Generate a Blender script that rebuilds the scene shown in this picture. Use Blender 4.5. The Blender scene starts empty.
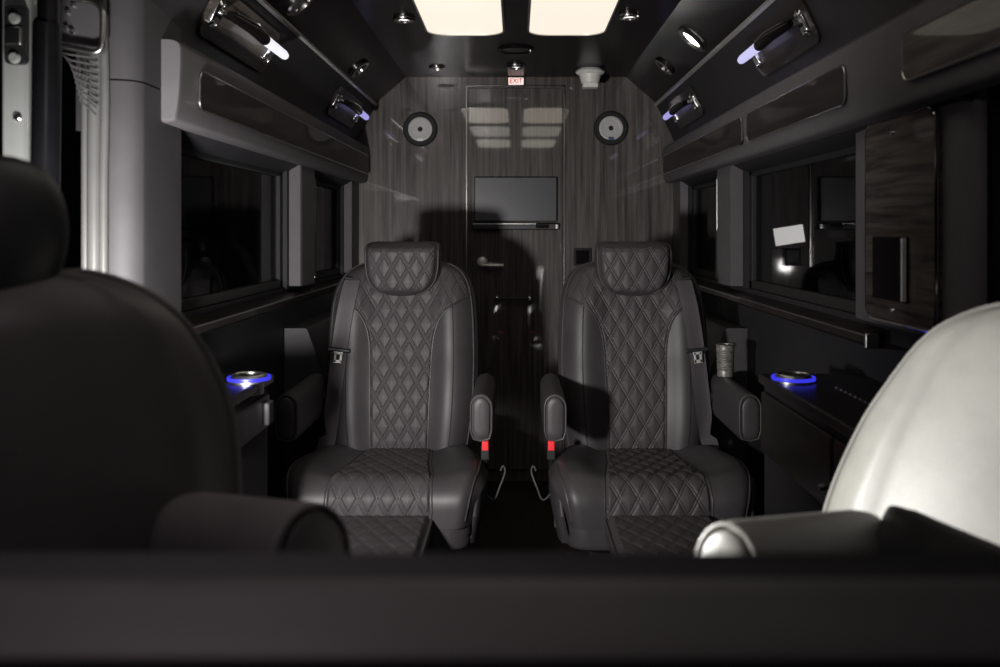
import bpy, bmesh, math, random
from math import sin, cos, pi, radians, sqrt
from mathutils import Vector, Matrix
random.seed(4)
S = bpy.context.scene
COL = S.collection

# ------------------------------------------------------------------ materials
def principled(name, base, rough=.5, metal=0., spec=.5, coat=0., coat_rough=.05, coat_ior=1.5, emit=None, estr=0.):
    m = bpy.data.materials.new(name); m.use_nodes = True
    b = m.node_tree.nodes['Principled BSDF']
    b.inputs['Base Color'].default_value = (*base, 1)
    b.inputs['Roughness'].default_value = rough
    b.inputs['Metallic'].default_value = metal
    b.inputs['Specular IOR Level'].default_value = spec
    b.inputs['Coat Weight'].default_value = coat
    b.inputs['Coat Roughness'].default_value = coat_rough
    b.inputs['Coat IOR'].default_value = coat_ior
    if emit:
        b.inputs['Emission Color'].default_value = (*emit, 1)
        b.inputs['Emission Strength'].default_value = estr
    return m

def textured(m, c0, c1, scale=(1, 1, 1), nscale=5., detail=6., bump=0., bscale=None, lo=.3, hi=.7, distort=0.):
    nt = m.node_tree; N = nt.nodes; L = nt.links; b = N['Principled BSDF']
    tc = N.new('ShaderNodeTexCoord'); mp = N.new('ShaderNodeMapping')
    mp.inputs['Scale'].default_value = scale
    L.new(tc.outputs['Object'], mp.inputs['Vector'])
    no = N.new('ShaderNodeTexNoise'); no.inputs['Scale'].default_value = nscale
    no.inputs['Detail'].default_value = detail; no.inputs['Roughness'].default_value = .65
    no.inputs['Distortion'].default_value = distort
    L.new(mp.outputs['Vector'], no.inputs['Vector'])
    r = N.new('ShaderNodeValToRGB')
    r.color_ramp.elements[0].position = lo; r.color_ramp.elements[0].color = (*c0, 1)
    r.color_ramp.elements[1].position = hi; r.color_ramp.elements[1].color = (*c1, 1)
    L.new(no.outputs['Fac'], r.inputs['Fac']); L.new(r.outputs['Color'], b.inputs['Base Color'])
    if bump:
        n2 = no
        if bscale:
            n2 = N.new('ShaderNodeTexNoise'); n2.inputs['Scale'].default_value = bscale
            n2.inputs['Detail'].default_value = 3.
            L.new(tc.outputs['Object'], n2.inputs['Vector'])
        bp = N.new('ShaderNodeBump'); bp.inputs['Strength'].default_value = bump
        bp.inputs['Distance'].default_value = .002
        L.new(n2.outputs['Fac'], bp.inputs['Height']); L.new(bp.outputs['Normal'], b.inputs['Normal'])
    return m

def leather(name, c, rough=.45, spec=.45):
    m = principled(name, c, rough, spec=spec)
    return textured(m, tuple(x*.85 for x in c), tuple(x*1.12 for x in c), nscale=9, bump=.16, bscale=420)
def wood(name, c0, c1, scale, coat_ior=1.5, coat=1., spec=.3):
    m = principled(name, c0, .45, spec=spec, coat=coat, coat_rough=.035, coat_ior=coat_ior)
    return textured(m, c0, c1, scale=scale, nscale=1.6, detail=8, lo=.36, hi=.68, distort=.35)

M = {}
M['leather'] = leather('black_leather', (.047, .043, .046), .46)
M['leather_quilt'] = leather('quilted_black_leather', (.055, .049, .052), .52, .35)
M['piping'] = principled('piping_cord', (.05, .048, .048), .5)
textured(M['piping'], (.044, .042, .042), (.056, .053, .053), nscale=60)
M['cab_leather'] = leather('cab_seat_leather', (.052, .048, .048), .5, .4)
M['armrest_leather'] = leather('grey_armrest_leather', (.13, .122, .125), .5, .4)  # cab leather lightened for the left armrest, lit brightness put into its colour
M['pale_leather'] = leather('pale_cab_seat_leather', (.24, .235, .22), .42, .5)  # lighter copy of the cab leather, flash brightness painted into the right seat
M['belt'] = textured(principled('belt_webbing', (.08, .073, .08), .6), (.065, .059, .064), (.095, .087, .094), scale=(900, 30, 30), nscale=1)
M['black'] = textured(principled('black_plastic', (.012, .012, .013), .45), (.01, .01, .011), (.016, .016, .017), nscale=30)
M['rubber'] = textured(principled('black_rubber', (.01, .01, .01), .7), (.008, .008, .008), (.014, .014, .014), nscale=40)
M['gloss_black'] = textured(principled('gloss_black_ceiling', (.006, .005, .005), .27, spec=.06), (.004, .003, .004), (.008, .006, .006), nscale=4)
M['trim_grey'] = textured(principled('grey_vinyl_trim', (.09, .086, .09), .55, spec=.35), (.085, .08, .085), (.098, .093, .098), nscale=12, bump=.08, bscale=300)
M['wall_dark'] = textured(principled('charcoal_vinyl_wall', (.022, .021, .024), .6, spec=.25), (.019, .018, .021), (.025, .024, .027), nscale=10, bump=.08, bscale=300)
M['side_box'] = textured(principled('charcoal_box_vinyl', (.06, .058, .06), .55, spec=.35), (.055, .053, .055), (.065, .063, .065), nscale=12)
M['chrome'] = textured(principled('chrome', (.8, .8, .8), .1, 1.), (.75, .75, .75), (.85, .85, .85), nscale=3)
M['steel'] = textured(principled('brushed_steel', (.5, .5, .49), .3, 1.), (.42, .42, .41), (.56, .56, .55), scale=(1, 1, 40), nscale=6)
M['wood_v'] = wood('gloss_wood_vertical_grain', (.040, .034, .031), (.16, .142, .13), (38, 38, 1.3), 1.55, 1.0)
M['wood_door'] = wood('gloss_wood_door_grain', (.038, .032, .029), (.155, .138, .126), (42, 42, 1.4), 2.1, 1.)
M['wood_h'] = wood('gloss_wood_lengthwise_grain', (.010, .008, .007), (.12, .10, .085), (2, 2, 34), 1.45, .3, .2)
M['wood_dark'] = wood('dark_gloss_wood_insert', (.007, .005, .005), (.026, .018, .017), (3, 2, 30), 1.4, .2, .2)
M['pillar_grey'] = textured(principled('dark_grey_pillar_trim', (.046, .044, .047), .6, spec=.3), (.042, .040, .043), (.050, .048, .051), nscale=12, bump=.08, bscale=300)  # trim grey darkened on the pillar to offset the strong flash there
M['strut_black'] = textured(principled('strut_black_lacquer', (.005, .005, .006), .3, spec=.25), (.004, .004, .005), (.007, .007, .008), nscale=10)
M['cup_metal'] = textured(principled('hammered_cup_metal', (.35, .34, .32), .35, .6), (.16, .155, .145), (.5, .49, .46), nscale=90)
M['console_wood'] = textured(principled('black_console_lacquer', (.012, .010, .010), .25, spec=.35), (.008, .007, .007), (.018, .015, .014), scale=(3, 2, 30), nscale=2)
M['dark_chrome'] = textured(principled('dark_chrome', (.32, .31, .30), .22, 1.), (.28, .27, .26), (.35, .34, .33), nscale=4)
M['floor'] = wood('dark_floor_planks', (.008, .006, .005), (.022, .016, .013), (20, 2, 2), 1.4, .0, .15)
M['white'] = textured(principled('white_plastic', (.88, .88, .82), .4), (.87, .87, .81), (.89, .89, .83), nscale=20)
M['door_paint'] = textured(principled('pale_painted_metal', (.26, .27, .26), .35, coat=.4), (.25, .26, .25), (.28, .29, .28), nscale=8)
M['grey_seal'] = textured(principled('grey_seal_rubber', (.085, .085, .082), .35, spec=.5), (.075, .075, .072), (.095, .095, .092), nscale=8)
M['cone'] = textured(principled('speaker_cone_grey', (.55, .55, .53), .5), (.52, .52, .50), (.58, .58, .56), nscale=30)
M['screen'] = textured(principled('tv_screen_glass', (.062, .064, .073), .34, spec=.5), (.06, .062, .071), (.064, .066, .075), nscale=3)
M['dash'] = leather('dash_top_leather', (.06, .055, .058), .55, .35)
M['plate'] = textured(principled('satin_plate_metal', (.75, .75, .73), .38, .6), (.72, .72, .70), (.78, .78, .76), nscale=20)
M['red'] = textured(principled('red_button', (.75, .03, .04), .35, emit=(1, .04, .05), estr=.25), (.7, .025, .035), (.8, .035, .045), nscale=20)
M['exit_face'] = principled('exit_sign_face', (.85, .75, .7), .4, emit=(1, .86, .8), estr=.85)
M['exit_red'] = principled('exit_sign_letters', (.5, .04, .03), .4, emit=(.8, .07, .05), estr=.35)
def emitter(name, c, s):
    m = principled(name, tuple(.15*x for x in c), .4, emit=c, estr=s); return m
M['panel_far'] = emitter('ceiling_diffuser_glow', (1, .885, .75), .98)
M['panel_mid'] = emitter('ceiling_diffuser_glow_middle', (1, .95, .82), .75)
M['panel_near'] = emitter('ceiling_diffuser_glow_front', (1, .96, .82), 1.0)
M['led_white'] = emitter('white_led_bar', (.93, .92, 1), .95)
M['led_violet'] = emitter('violet_led_bar', (.46, .42, .95), .75)
M['led_lilac'] = emitter('lilac_led_bar', (.66, .64, 1), .85)
M['led_blue'] = emitter('blue_ring_light', (.05, .05, 1), .75)
M['spot_hot'] = emitter('lit_spot_lens', (1, .97, .92), 14)
M['spot_dim'] = emitter('dim_spot_lens', (1, .97, .92), 2.5)
M['sign_glow'] = emitter('lit_sign_panel', (.80, .78, .70), 3.2)  # glow of the invented panel beyond the window
M['lens_off'] = textured(principled('unlit_lens', (.03, .03, .03), .1), (.025, .025, .025), (.035, .035, .035), nscale=10)

def glass_mat():
    m = bpy.data.materials.new('tinted_window_glass'); m.use_nodes = True
    nt = m.node_tree; N = nt.nodes; L = nt.links
    N.remove(N['Principled BSDF']); out = N['Material Output']
    tr = N.new('ShaderNodeBsdfTransparent'); tr.inputs['Color'].default_value = (.5, .5, .52, 1)
    gl = N.new('ShaderNodeBsdfGlossy'); gl.inputs['Roughness'].default_value = .02
    gl.inputs['Color'].default_value = (.55, .55, .55, 1)
    fr = N.new('ShaderNodeFresnel'); fr.inputs['IOR'].default_value = 1.35
    no = N.new('ShaderNodeTexNoise'); no.inputs['Scale'].default_value = 2.
    mx = N.new('ShaderNodeMixShader')
    bp = N.new('ShaderNodeBump'); bp.inputs['Strength'].default_value = .01
    L.new(no.outputs['Fac'], bp.inputs['Height']); L.new(bp.outputs['Normal'], gl.inputs['Normal'])
    ge = N.new('ShaderNodeNewGeometry'); ma = N.new('ShaderNodeMath'); ma.operation = 'MULTIPLY_ADD'
    ma.inputs[1].default_value = 1/1.35-1.35; ma.inputs[2].default_value = 1.35
    L.new(ge.outputs['Backfacing'], ma.inputs[0]); L.new(ma.outputs[0], fr.inputs['IOR'])
    L.new(fr.outputs['Fac'], mx.inputs['Fac']); L.new(tr.outputs[0], mx.inputs[1]); L.new(gl.outputs[0], mx.inputs[2])
    L.new(mx.outputs[0], out.inputs['Surface'])
    return m
M['glass'] = glass_mat()

# ------------------------------------------------------------------ mesh helpers
class MB:
    def __init__(s): s.v = []; s.f = []
    def add(s, vs, fs):
        n = len(s.v); s.v += [Vector(p) for p in vs]; s.f += [tuple(n+i for i in f) for f in fs]; return s
    def box(s, x0, x1, y0, y1, z0, z1, bev=0.):
        x0, x1 = min(x0, x1), max(x0, x1); y0, y1 = min(y0, y1), max(y0, y1); z0, z1 = min(z0, z1), max(z0, z1)
        bm = bmesh.new(); bmesh.ops.create_cube(bm, size=1)
        for v in bm.verts:
            v.co = Vector(((x0+x1)/2+v.co.x*(x1-x0), (y0+y1)/2+v.co.y*(y1-y0), (z0+z1)/2+v.co.z*(z1-z0)))
        if bev: bmesh.ops.bevel(bm, geom=bm.edges[:], offset=bev, segments=3, affect='EDGES', profile=.5)
        return s.bm(bm)
    def bm(s, bm):
        bm.verts.ensure_lookup_table(); bm.verts.index_update()
        s.add([v.co.copy() for v in bm.verts], [[v.index for v in f.verts] for f in bm.faces]); bm.free(); return s
    def rings(s, rs, cap0=True, cap1=True, closed=True):
        n = len(rs[0]); vs = [p for r in rs for p in r]; fs = []
        for i in range(len(rs)-1):
            for j in range(n if closed else n-1):
                k = (j+1) % n
                fs.append((i*n+j, i*n+k, (i+1)*n+k, (i+1)*n+j))
        if cap0: fs.append(tuple(reversed(range(n))))
        if cap1: fs.append(tuple((len(rs)-1)*n+j for j in range(n)))
        return s.add(vs, fs)
    def tube(s, path, r, n=10, closed=False, caps=True):
        P = [Vector(p) for p in path]; rs = []; m = len(P)
        up = None
        for i, p in enumerate(P):
            if closed: t = P[(i+1) % m]-P[i-1]
            else: t = P[min(i+1, m-1)]-P[max(i-1, 0)]
            t = t.normalized() if t.length > 1e-9 else Vector((0, 0, 1))
            if up is None:
                up = Vector((0, 0, 1)) if abs(t.z) < .9 else Vector((1, 0, 0))
            a = (up - t*up.dot(t)).normalized(); b = t.cross(a); up = a
            rr = r[i] if isinstance(r, (list, tuple)) else r
            rs.append([p+a*rr*cos(2*pi*k/n)+b*rr*sin(2*pi*k/n) for k in range(n)])
        if closed: rs.append(rs[0])
        return s.rings(rs, caps and not closed, caps and not closed)
    def lathe(s, prof, center, axis='Z', n=32, sx=1., cap=True):
        c = Vector(center); rs = []
        for r, h in prof:
            ring = []
            for k in range(n):
                a = 2*pi*k/n
                u, w = r*cos(a), r*sin(a)
                if axis == 'Z': ring.append(c+Vector((u, w, h)))
                elif axis == 'Y': ring.append(c+Vector((u, h, w)))
                else: ring.append(c+Vector((h, u, w)))
            rs.append(ring)
        return s.rings(rs, cap, cap)
    def extrude(s, prof, axis, a0, a1):
        def mk(p, a):
            if axis == 'Y': return Vector((p[0], a, p[1]))
            if axis == 'Z': return Vector((p[0], p[1], a))
            return Vector((a, p[0], p[1]))
        return s.rings([[mk(p, a0) for p in prof], [mk(p, a1) for p in prof]])
    def xf(s, mat): s.v = [mat @ p for p in s.v]; return s
    def build(s, name, mat, parent=None, smooth=38., world=False):
        me = bpy.data.meshes.new(name)
        vs = s.v
        if world and parent is not None:
            inv = (Matrix.Translation(parent.location) @ parent.rotation_euler.to_matrix().to_4x4()).inverted()
            vs = [inv @ p for p in vs]
        me.from_pydata([tuple(p) for p in vs], [], s.f)
        bm = bmesh.new(); bm.from_mesh(me)
        bmesh.ops.remove_doubles(bm, verts=bm.verts[:], dist=1e-6)
        bmesh.ops.recalc_face_normals(bm, faces=bm.faces[:]); bm.to_mesh(me); bm.free()
        me.materials.append(M[mat] if isinstance(mat, str) else mat)
        me.shade_smooth()
        me.set_sharp_from_angle(angle=radians(smooth))
        o = bpy.data.objects.new(name, me); COL.objects.link(o)
        if len(me.vertices) < 6000:
            wn = o.modifiers.new('normals', 'WEIGHTED_NORMAL'); wn.keep_sharp = True; wn.weight = 100
        if parent is not None: o.parent = parent
        return o

def rrect(w, h, r, n=6, cx=0., cy=0.):
    pts = []
    for (sx, sy, a0) in ((1, 1, 0), (-1, 1, 90), (-1, -1, 180), (1, -1, 270)):
        for k in range(n+1):
            a = radians(a0+90*k/n)
            pts.append((cx+sx*(w/2-r)+r*cos(a), cy+sy*(h/2-r)+r*sin(a)))
    return pts
def lerp(tab, x):
    if x <= tab[0][0]: return tab[0][1]
    for (a, b), (c, d) in zip(tab, tab[1:]):
        if x <= c:
            t = (x-a)/(c-a); return b+(d-b)*t
    return tab[-1][1]
def catmull(tab, n):
    P = [tab[0]]+list(tab)+[tab[-1]]; out = []
    for i in range(1, len(P)-2):
        for k in range(n):
            t = k/n; q = []
            for d in range(len(tab[0])):
                a, b, c, e = P[i-1][d], P[i][d], P[i+1][d], P[i+2][d]
                q.append(.5*((2*b)+(-a+c)*t+(2*a-5*b+4*c-e)*t*t+(-a+3*b-3*c+e)*t**3))
            out.append(tuple(q))
    out.append(tuple(tab[-1])); return out
def sstep(a, b, x):
    t = max(0., min(1., (x-a)/(b-a))); return t*t*(3-2*t)
def thing(name, label, cat, loc=(0, 0, 0), rotz=0., group=None):
    o = bpy.data.objects.new(name, None); COL.objects.link(o)
    o.empty_display_size = .05
    o.location = loc; o.rotation_euler = (0, 0, rotz); o['label'] = label; o['category'] = cat
    if group: o['group'] = group
    return o
def tag(o, label, cat, group=None):
    o['label'] = label; o['category'] = cat
    if group: o['group'] = group
    return o
def struct(name, mb, mat, smooth=38.):
    o = mb.build(name, mat, None, smooth); o['kind'] = 'structure'; return o

# ------------------------------------------------------------------ setting
struct('floor', MB().box(-1.0, 1.0, -.3, 4.5, -.05, 0), 'floor')
struct('wall_back', MB().box(-.92, .92, 4.4, 4.46, 0, 2.12), 'wood_v')
d = struct('door_1', MB().box(-.236, .231, 4.388, 4.402, .06, 1.962, .002), 'wood_door')
h = MB().lathe([(.0, -.002), (.026, -.002), (.028, -.008), (.024, -.016), (.014, -.018), (.012, -.045), (.0, -.047)], (-.168, 4.39, 1.095), 'Y')
h.tube([(-.170, 4.345, 1.082), (-.12, 4.343, 1.080), (-.062, 4.343, 1.079)], [.0105, .0125, .010], 12)
h.build('door_handle', 'plate', d)
pb = MB()
for x in (-.093, .069):
    pb.lathe([(0, 0), (.012, 0), (.014, -.02), (.011, -.042), (0, -.044)], (x, 4.388, .915), 'Y', 20)
pb.build('pull_mount', 'chrome', d)
MB().tube([(-.093, 4.35, .915), (.069, 4.35, .915)], .006).build('pull_bar', 'black', d)
tr = MB()
tr.box(-.249, -.244, 4.386, 4.402, 0, 1.975); tr.box(.239, .244, 4.386, 4.402, 0, 1.975); tr.box(-.250, .245, 4.386, 4.402, 1.971, 1.976)
struct('trim_1', tr, 'dark_chrome')

# ceiling: flat middle, sloped glossy shoulders
CP = [(-.705, 1.885), (-.55, 2.02), (.55, 2.02), (.705, 1.885), (.735, 1.92), (.57, 2.07), (-.57, 2.07), (-.735, 1.92)]
struct('ceiling', MB().extrude(CP, 'Y', .55, 4.45), 'gloss_black')
for i, sx in enumerate((-1, 1)):
    struct('trim_%d' % (2+i), MB().extrude([(sx*.692, 1.878), (sx*.704, 1.876), (sx*.710, 1.880), (sx*.710, 1.892), (sx*.697, 1.892)], 'Y', .7 if sx > 0 else 1.8, 4.4), 'plate')

def side_wall(sx):
    m = MB(); y0 = 1.84 if sx < 0 else 1.56
    ext = lambda pts, a, b: m.extrude([(sx*x, z) for x, z in pts], 'Y', a, b)
    ext([(.84, 1.46), (.79, 1.49), (.79, 1.70), (.70, 1.885), (.735, 1.91), (.92, 1.75), (.92, 1.46)], y0, 4.42)
    ext([(.87, 0), (.87, 1.0), (.83, 1.0), (.83, 1.045), (.93, 1.045), (.93, 0)], 1.98 if sx < 0 else 1.56, 4.42)
    posts = ((3.17, 3.46), (4.20, 4.42)) if sx < 0 else ((1.57, 2.10), (3.17, 3.46), (4.20, 4.42))
    for a, b in posts:
        m.box(sx*.825, sx*.92, a, b, 1.04, 1.48)
    return m
struct('wall_left', side_wall(-1), 'wall_dark')
struct('wall_right', side_wall(1), 'wall_dark')

def pane_window(n, sx, y0, y1, z0=1.045, z1=1.475, chrome=True, X=.858):
    f = MB(); X = X*sx
    for (a, b, c, e) in ((y0, y0+.035, z0, z1), (y1-.035, y1, z0, z1), (y0, y1, z0, z0+.03), (y0, y1, z1-.03, z1)):
        f.box(X-.018, X+.018, a, b, c, e, .004)
    fr = struct('window_%d' % n, f, 'rubber')
    MB().box(X-.003, X+.003, y0+.03, y1-.03, z0+.025, z1-.025).build('window_pane', 'glass', fr)
    if chrome:
        MB().tube([(sx*.832, y0+.18, z0+.012), (sx*.832, y0+.18, z1-.01)], .006).build('chrome_strip', 'steel', fr)
    return fr
pane_window(1, -1, 2.04, 3.17, chrome=False)
pane_window(2, -1, 3.46, 4.20)
pane_window(3, 1, 2.10, 3.17, chrome=False)
pane_window(4, 1, 3.46, 4.20)
d2 = struct('door_2', MB().extrude([(1.02, .0), (1.0, .6), (.985, 1.03), (1.0, 1.05), (1.06, 1.05), (1.08, .6), (1.08, 0)], 'Y', .2, 1.56), 'wall_dark')
MB().extrude([(1.0, 1.46), (.95, 1.9), (1.0, 1.92), (1.06, 1.46)], 'Y', .2, 1.56).build('upper_frame', 'wall_dark', d2)
MB().box(.87, 1.04, 1.548, 1.562, 0, 1.9).build('door_jamb', 'rubber', d2)
pane_window(5, 1, .25, 1.54, chrome=False, X=1.02)

# raised post covers between the side windows
for i, sx in enumerate((-1, 1)):
    p = [(sx*.83, 3.2), (sx*.785, 3.2), (sx*.778, 3.21), (sx*.778, 3.40), (sx*.785, 3.42), (sx*.83, 3.42)]
    struct('trim_%d' % (4+i), MB().extrude(p, 'Z', 1.05, 1.49), 'trim_grey')
    q = [(sx*.83, 4.22), (sx*.79, 4.23), (sx*.785, 4.25), (sx*.785, 4.395), (sx*.83, 4.395)]
    struct('trim_%d' % (6+i), MB().extrude(q, 'Z', 1.05, 1.49), 'trim_grey')
# window ledges
for i, sx in enumerate((-1, 1)):
    y0 = 2.06 if sx < 0 else 1.95
    l = struct('trim_%d' % (8+i), MB().extrude([(sx*.868, .985), (sx*.79, .99), (sx*.776, 1.0), (sx*.776, 1.016), (sx*.79, 1.026), (sx*.868, 1.034)], 'Y', y0, 4.39), 'wood_dark')
    MB().box(sx*.770, sx*.80, y0-.012, y0, .990, 1.024, .004).build('end_cap', 'steel', l)
    MB().tube([(sx*.775, y0, 1.018), (sx*.775, 4.38, 1.018)], .0022, 6).build('chrome_bead', 'steel', l)
# left door pillar: rounded grey trim in two lengths with a parting gap
PP = catmull([(-.868, 1.800), (-.834, 1.788), (-.800, 1.793), (-.776, 1.815), (-.772, 1.86), (-.780, 2.05)], 6)+[(-.86, 2.05), (-.90, 1.95)]
struct('trim_10', MB().extrude(PP, 'Z', .35, 1.556), 'pillar_grey')
struct('trim_11', MB().extrude(PP, 'Z', 1.560, 2.0), 'pillar_grey')
sl = MB(); zs = [0.3+1.75*k/40 for k in range(41)]
wob = lambda z: .004*sin(z*9)*sstep(1.4, 1.7, z)
sl.tube([(-.852+wob(z), 1.778, z) for z in zs], .0135, 12); sl.tube([(-.832+wob(z+.1), 1.776, z) for z in zs], .0085, 12)
sl.tube([(-.876, 1.79, z) for z in zs], .008, 10)
struct('trim_12', sl, 'grey_seal')
# right cab pillar trim with rounded edge
struct('trim_13', MB().extrude([(.83, 1.55), (.815, 1.555), (.803, 1.57), (.800, 1.60), (.800, 2.0), (.805, 2.085), (.83, 2.09)], 'Z', 1.045, 1.50), 'trim_grey')

# ------------------------------------------------------------------ overhead lockers
def locker(sx, y0, inserts, label):
    t = thing('overhead_locker', label, 'locker', (sx*.79, (y0+4.4)/2, 1.49))
    sec = catmull([(.785, 1.674), (.752, 1.673), (.735, 1.664), (.731, 1.64), (.734, 1.56), (.741, 1.505), (.752, 1.490), (.785, 1.488)], 4)
    b = MB()
    rs = [[Vector((sx*(.76+(x-.76)*k), y, 1.58+(z-1.58)*k)) for x, z in sec] for y, k in ((y0, .94), (y0+.004, .985), (y0+.012, 1.), (4.39, 1.))]
    b.rings(rs); b.build('body', 'trim_grey', t, world=True)
    for a, e, r in inserts:
        oc = rrect(e-a, .086, r, 7, (a+e)/2, 1.575)
        wb = MB(); wb.rings([[Vector((sx*(.7365-.012*(z-1.575)/.04*0), y, z)) for y, z in oc], [Vector((sx*.7265, y, z)) for y, z in oc]])
        w = wb.build('wood_panel', 'wood_h' if sx > 0 and a < 1.5 else 'wood_dark', t, world=True)
        oc2 = rrect(e-a+.004, .090, r, 7, (a+e)/2, 1.575)
        MB().tube([(sx*.7285, y, z) for y, z in oc2], .0028, 6, closed=True).build('chrome_edge', 'steel', w, world=False).matrix_parent_inverse = Matrix.Translation(t.location).inverted()
    return t
locker(-1, 1.92, [(2.03, 4.34, .022)], 'grey overhead locker with one long wood insert, ending beside the open door')
locker(1, 1.2, [(1.26, 1.655, .025), (1.95, 2.77, .025), (2.84, 4.34, .022)], 'long grey overhead locker with three wood inserts above the control panel')

# ------------------------------------------------------------------ grab handles
def grab(sx, ya, yb, led, label, plate):
    ang = math.atan2(.09, .185)
    t = thing('grab_handle', label, 'grab handle', (sx*.73, (ya+yb)/2, 1.80), group='lit grab handles on the upper side panels')
    # local frame in wall plane: w = up the slope, nrm = into the room
    up = Vector((-sx*.09, 0, .185)).normalized(); nr = Vector((-sx*.185, 0, -.09)).normalized()
    base = Vector((sx*(.70+.09*(1.885-1.80)/.185), 0, 1.80))
    P = lambda y, w, n: base+up*w+nr*n+Vector((0, y, 0))
    if plate:
        pl = rrect(yb-ya+.10, .13, .035, 7, (ya+yb)/2, -.012)
        MB().rings([[P(y, w, .001) for y, w in pl], [P(y, w, .007) for y, w in pl]]).build('backplate', 'wood_h' if led == 'led_white' else 'wood_dark', t, world=True)
    for y in (ya, yb):
        mt = rrect(.045, .075, .016, 6, y, -.012)
        m = MB().rings([[P(a, w, .006) for a, w in mt], [P(a, w, .012) for a, w in mt], [P(y+(a-y)*.8, -.012+(w+.012)*.8, .018) for a, w in mt]])
        mo = m.build('mount', 'chrome', t, world=True)
        for w in (-.038, .014):
            sc = MB().lathe([(0, .004), (.004, .004), (.006, .001), (.006, -.002), (0, -.002)], (0, 0, 0), 'Z', 14)
            R = Matrix(((0, up.x, nr.x), (1, up.y, nr.y), (0, up.z, nr.z))).to_4x4()
            sc.xf(Matrix.Translation(P(y, w, .019)) @ R)
            sc.build('screw', 'chrome', mo).matrix_parent_inverse = Matrix.Translation(t.location).inverted()
        MB().tube([P(y, -.004, .014), P(y, -.003, .050)], .009, 12).build('post', 'chrome', t, world=True)
    ym = ya+(yb-ya)*.52
    MB().tube([P(ya-.025, 0, .050), P(ya, 0, .054), P((ya+ym)/2, .004, .062), P(ym, 0, .060)], [.009, .013, .0165, .0155], 16).build('grip', 'gloss_black', t, world=True)
    MB().tube([P(ya-.01, .0125, .062), P((ya+ym)/2, .0185, .072), P(ym-.01, .0135, .069)], .0034, 8).build('chrome_line', 'chrome', t, world=True)
    MB().tube([P(ym, 0, .060), P(yb-.01, 0, .054), P(yb+.02, 0, .050)], [.0145, .0135, .012], 16).build('light_bar', led, t, world=True)
grab(-1, 2.17, 2.63, 'led_white', 'grab handle with white glowing end on wood plate, left side, nearest the open door', True)
grab(-1, 3.62, 4.08, 'led_violet', 'small far grab handle with violet glow near the left wall speaker', True)
grab(1, 2.26, 2.70, 'led_lilac', 'near grab handle with lilac glowing end on the right side', True)
grab(1, 3.64, 4.08, 'led_violet', 'small far grab handle with violet glow near the right wall speaker', True)

# ------------------------------------------------------------------ ceiling fittings
def light_panel(sx, y0, y1, mat, label):
    t = thing('ceiling_light', label, 'ceiling light', (sx*.19, (y0+y1)/2, 2.02), group='glowing ceiling panels')
    oc = rrect(.298, y1-y0, .085, 8, sx*.192, (y0+y1)/2); ic = rrect(.284, y1-y0-.014, .078, 8, sx*.192, (y0+y1)/2)
    fr = MB(); A = [Vector((x, y, 2.0195)) for x, y in oc]; B = [Vector((x, y, 2.004)) for x, y in oc]; C = [Vector((x, y, 2.003)) for x, y in ic]; D = [Vector((x, y, 2.0195)) for x, y in ic]
    fr.rings([A, B, C, D], False, False); fr.build('frame', 'steel', t, world=True)
    MB().rings([[Vector((x, y, 2.018)) for x, y in ic], [Vector((x, y, 2.007)) for x, y in ic]]).build('diffuser', mat, t, world=True)
for sx, sd in ((-1, 'left'), (1, 'right')):
    light_panel(sx, 2.60, 3.40, 'panel_far', '%s one of the two glowing cream ceiling panels at the top of the view' % sd)
for sx in (-1, 1):
    light_panel(sx, 1.72, 2.44, 'panel_mid', 'glowing ceiling panel seen only as a reflection in the wood door')
    light_panel(sx, .80, 1.54, 'panel_near', 'glowing ceiling panel seen only as a reflection in the wood door')

def spot(loc, nrm, r, lens, label, trim='dark_chrome'):
    t = thing('recessed_spotlight', label, 'spotlight', loc, group='small round ceiling spotlights')
    n = Vector(nrm).normalized(); q = Vector((0, 0, 1)).rotation_difference(n).to_matrix().to_4x4()
    MB().lathe([(r, 0), (r, .006), (r*.9, .012), (r*.68, .012), (r*.62, .003), (r*.62, 0)], (0, 0, 0), 'Z', 28, cap=False).xf(q).build('bezel', trim, t)
    MB().lathe([(0, .004), (r*.3, .0042), (r*.63, .003), (r*.63, 0)], (0, 0, 0), 'Z', 24).xf(q).build('lens', lens, t)
dn = (0, 0, -1); sl_ = (.135, 0, -.155); sr_ = (-.135, 0, -.155)
spot((-.405, 3.18, 2.02), dn, .040, 'spot_dim', 'ceiling spotlight just left of the left glowing panel')
spot((.403, 3.14, 2.02), dn, .040, 'spot_dim', 'ceiling spotlight just right of the right glowing panel')
spot((0., 4.10, 2.02), dn, .046, 'spot_dim', 'ceiling spotlight directly above the exit sign')
spot((-.37, 4.13, 2.02), dn, .040, 'spot_dim', 'ceiling spotlight at the back above the left wall speaker')
spot((-.655, 3.66, 1.9275), sl_, .050, 'lens_off', 'unlit dark-rimmed spotlight on left ceiling slope, farther one')
spot((-.648, 2.63, 1.9336), sl_, .050, 'lens_off', 'unlit dark-rimmed spotlight on left ceiling slope, cut by the top edge')
spot((.636, 3.17, 1.944), sr_, .062, 'spot_hot', 'bright burning spotlight on the right ceiling slope')
spot((.63, 3.72, 1.9495), sr_, .050, 'lens_off', 'unlit dark spotlight on right ceiling slope behind the burning one')
cs = thing('ceiling_speaker', 'flat dark round ceiling speaker between the glowing panels and exit sign', 'speaker', (0, 3.72, 2.02))
MB().lathe([(.075, 0), (.075, -.006), (.068, -.010), (.058, -.006), (.058, 0)], (0, 0, 0), 'Z', 36, cap=False).build('rim', 'gloss_black', cs)
MB().lathe([(0, -.007), (.03, -.0065), (.058, -.004), (.058, 0)], (0, 0, 0), 'Z', 30).build('grille', 'black', cs)

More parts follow.
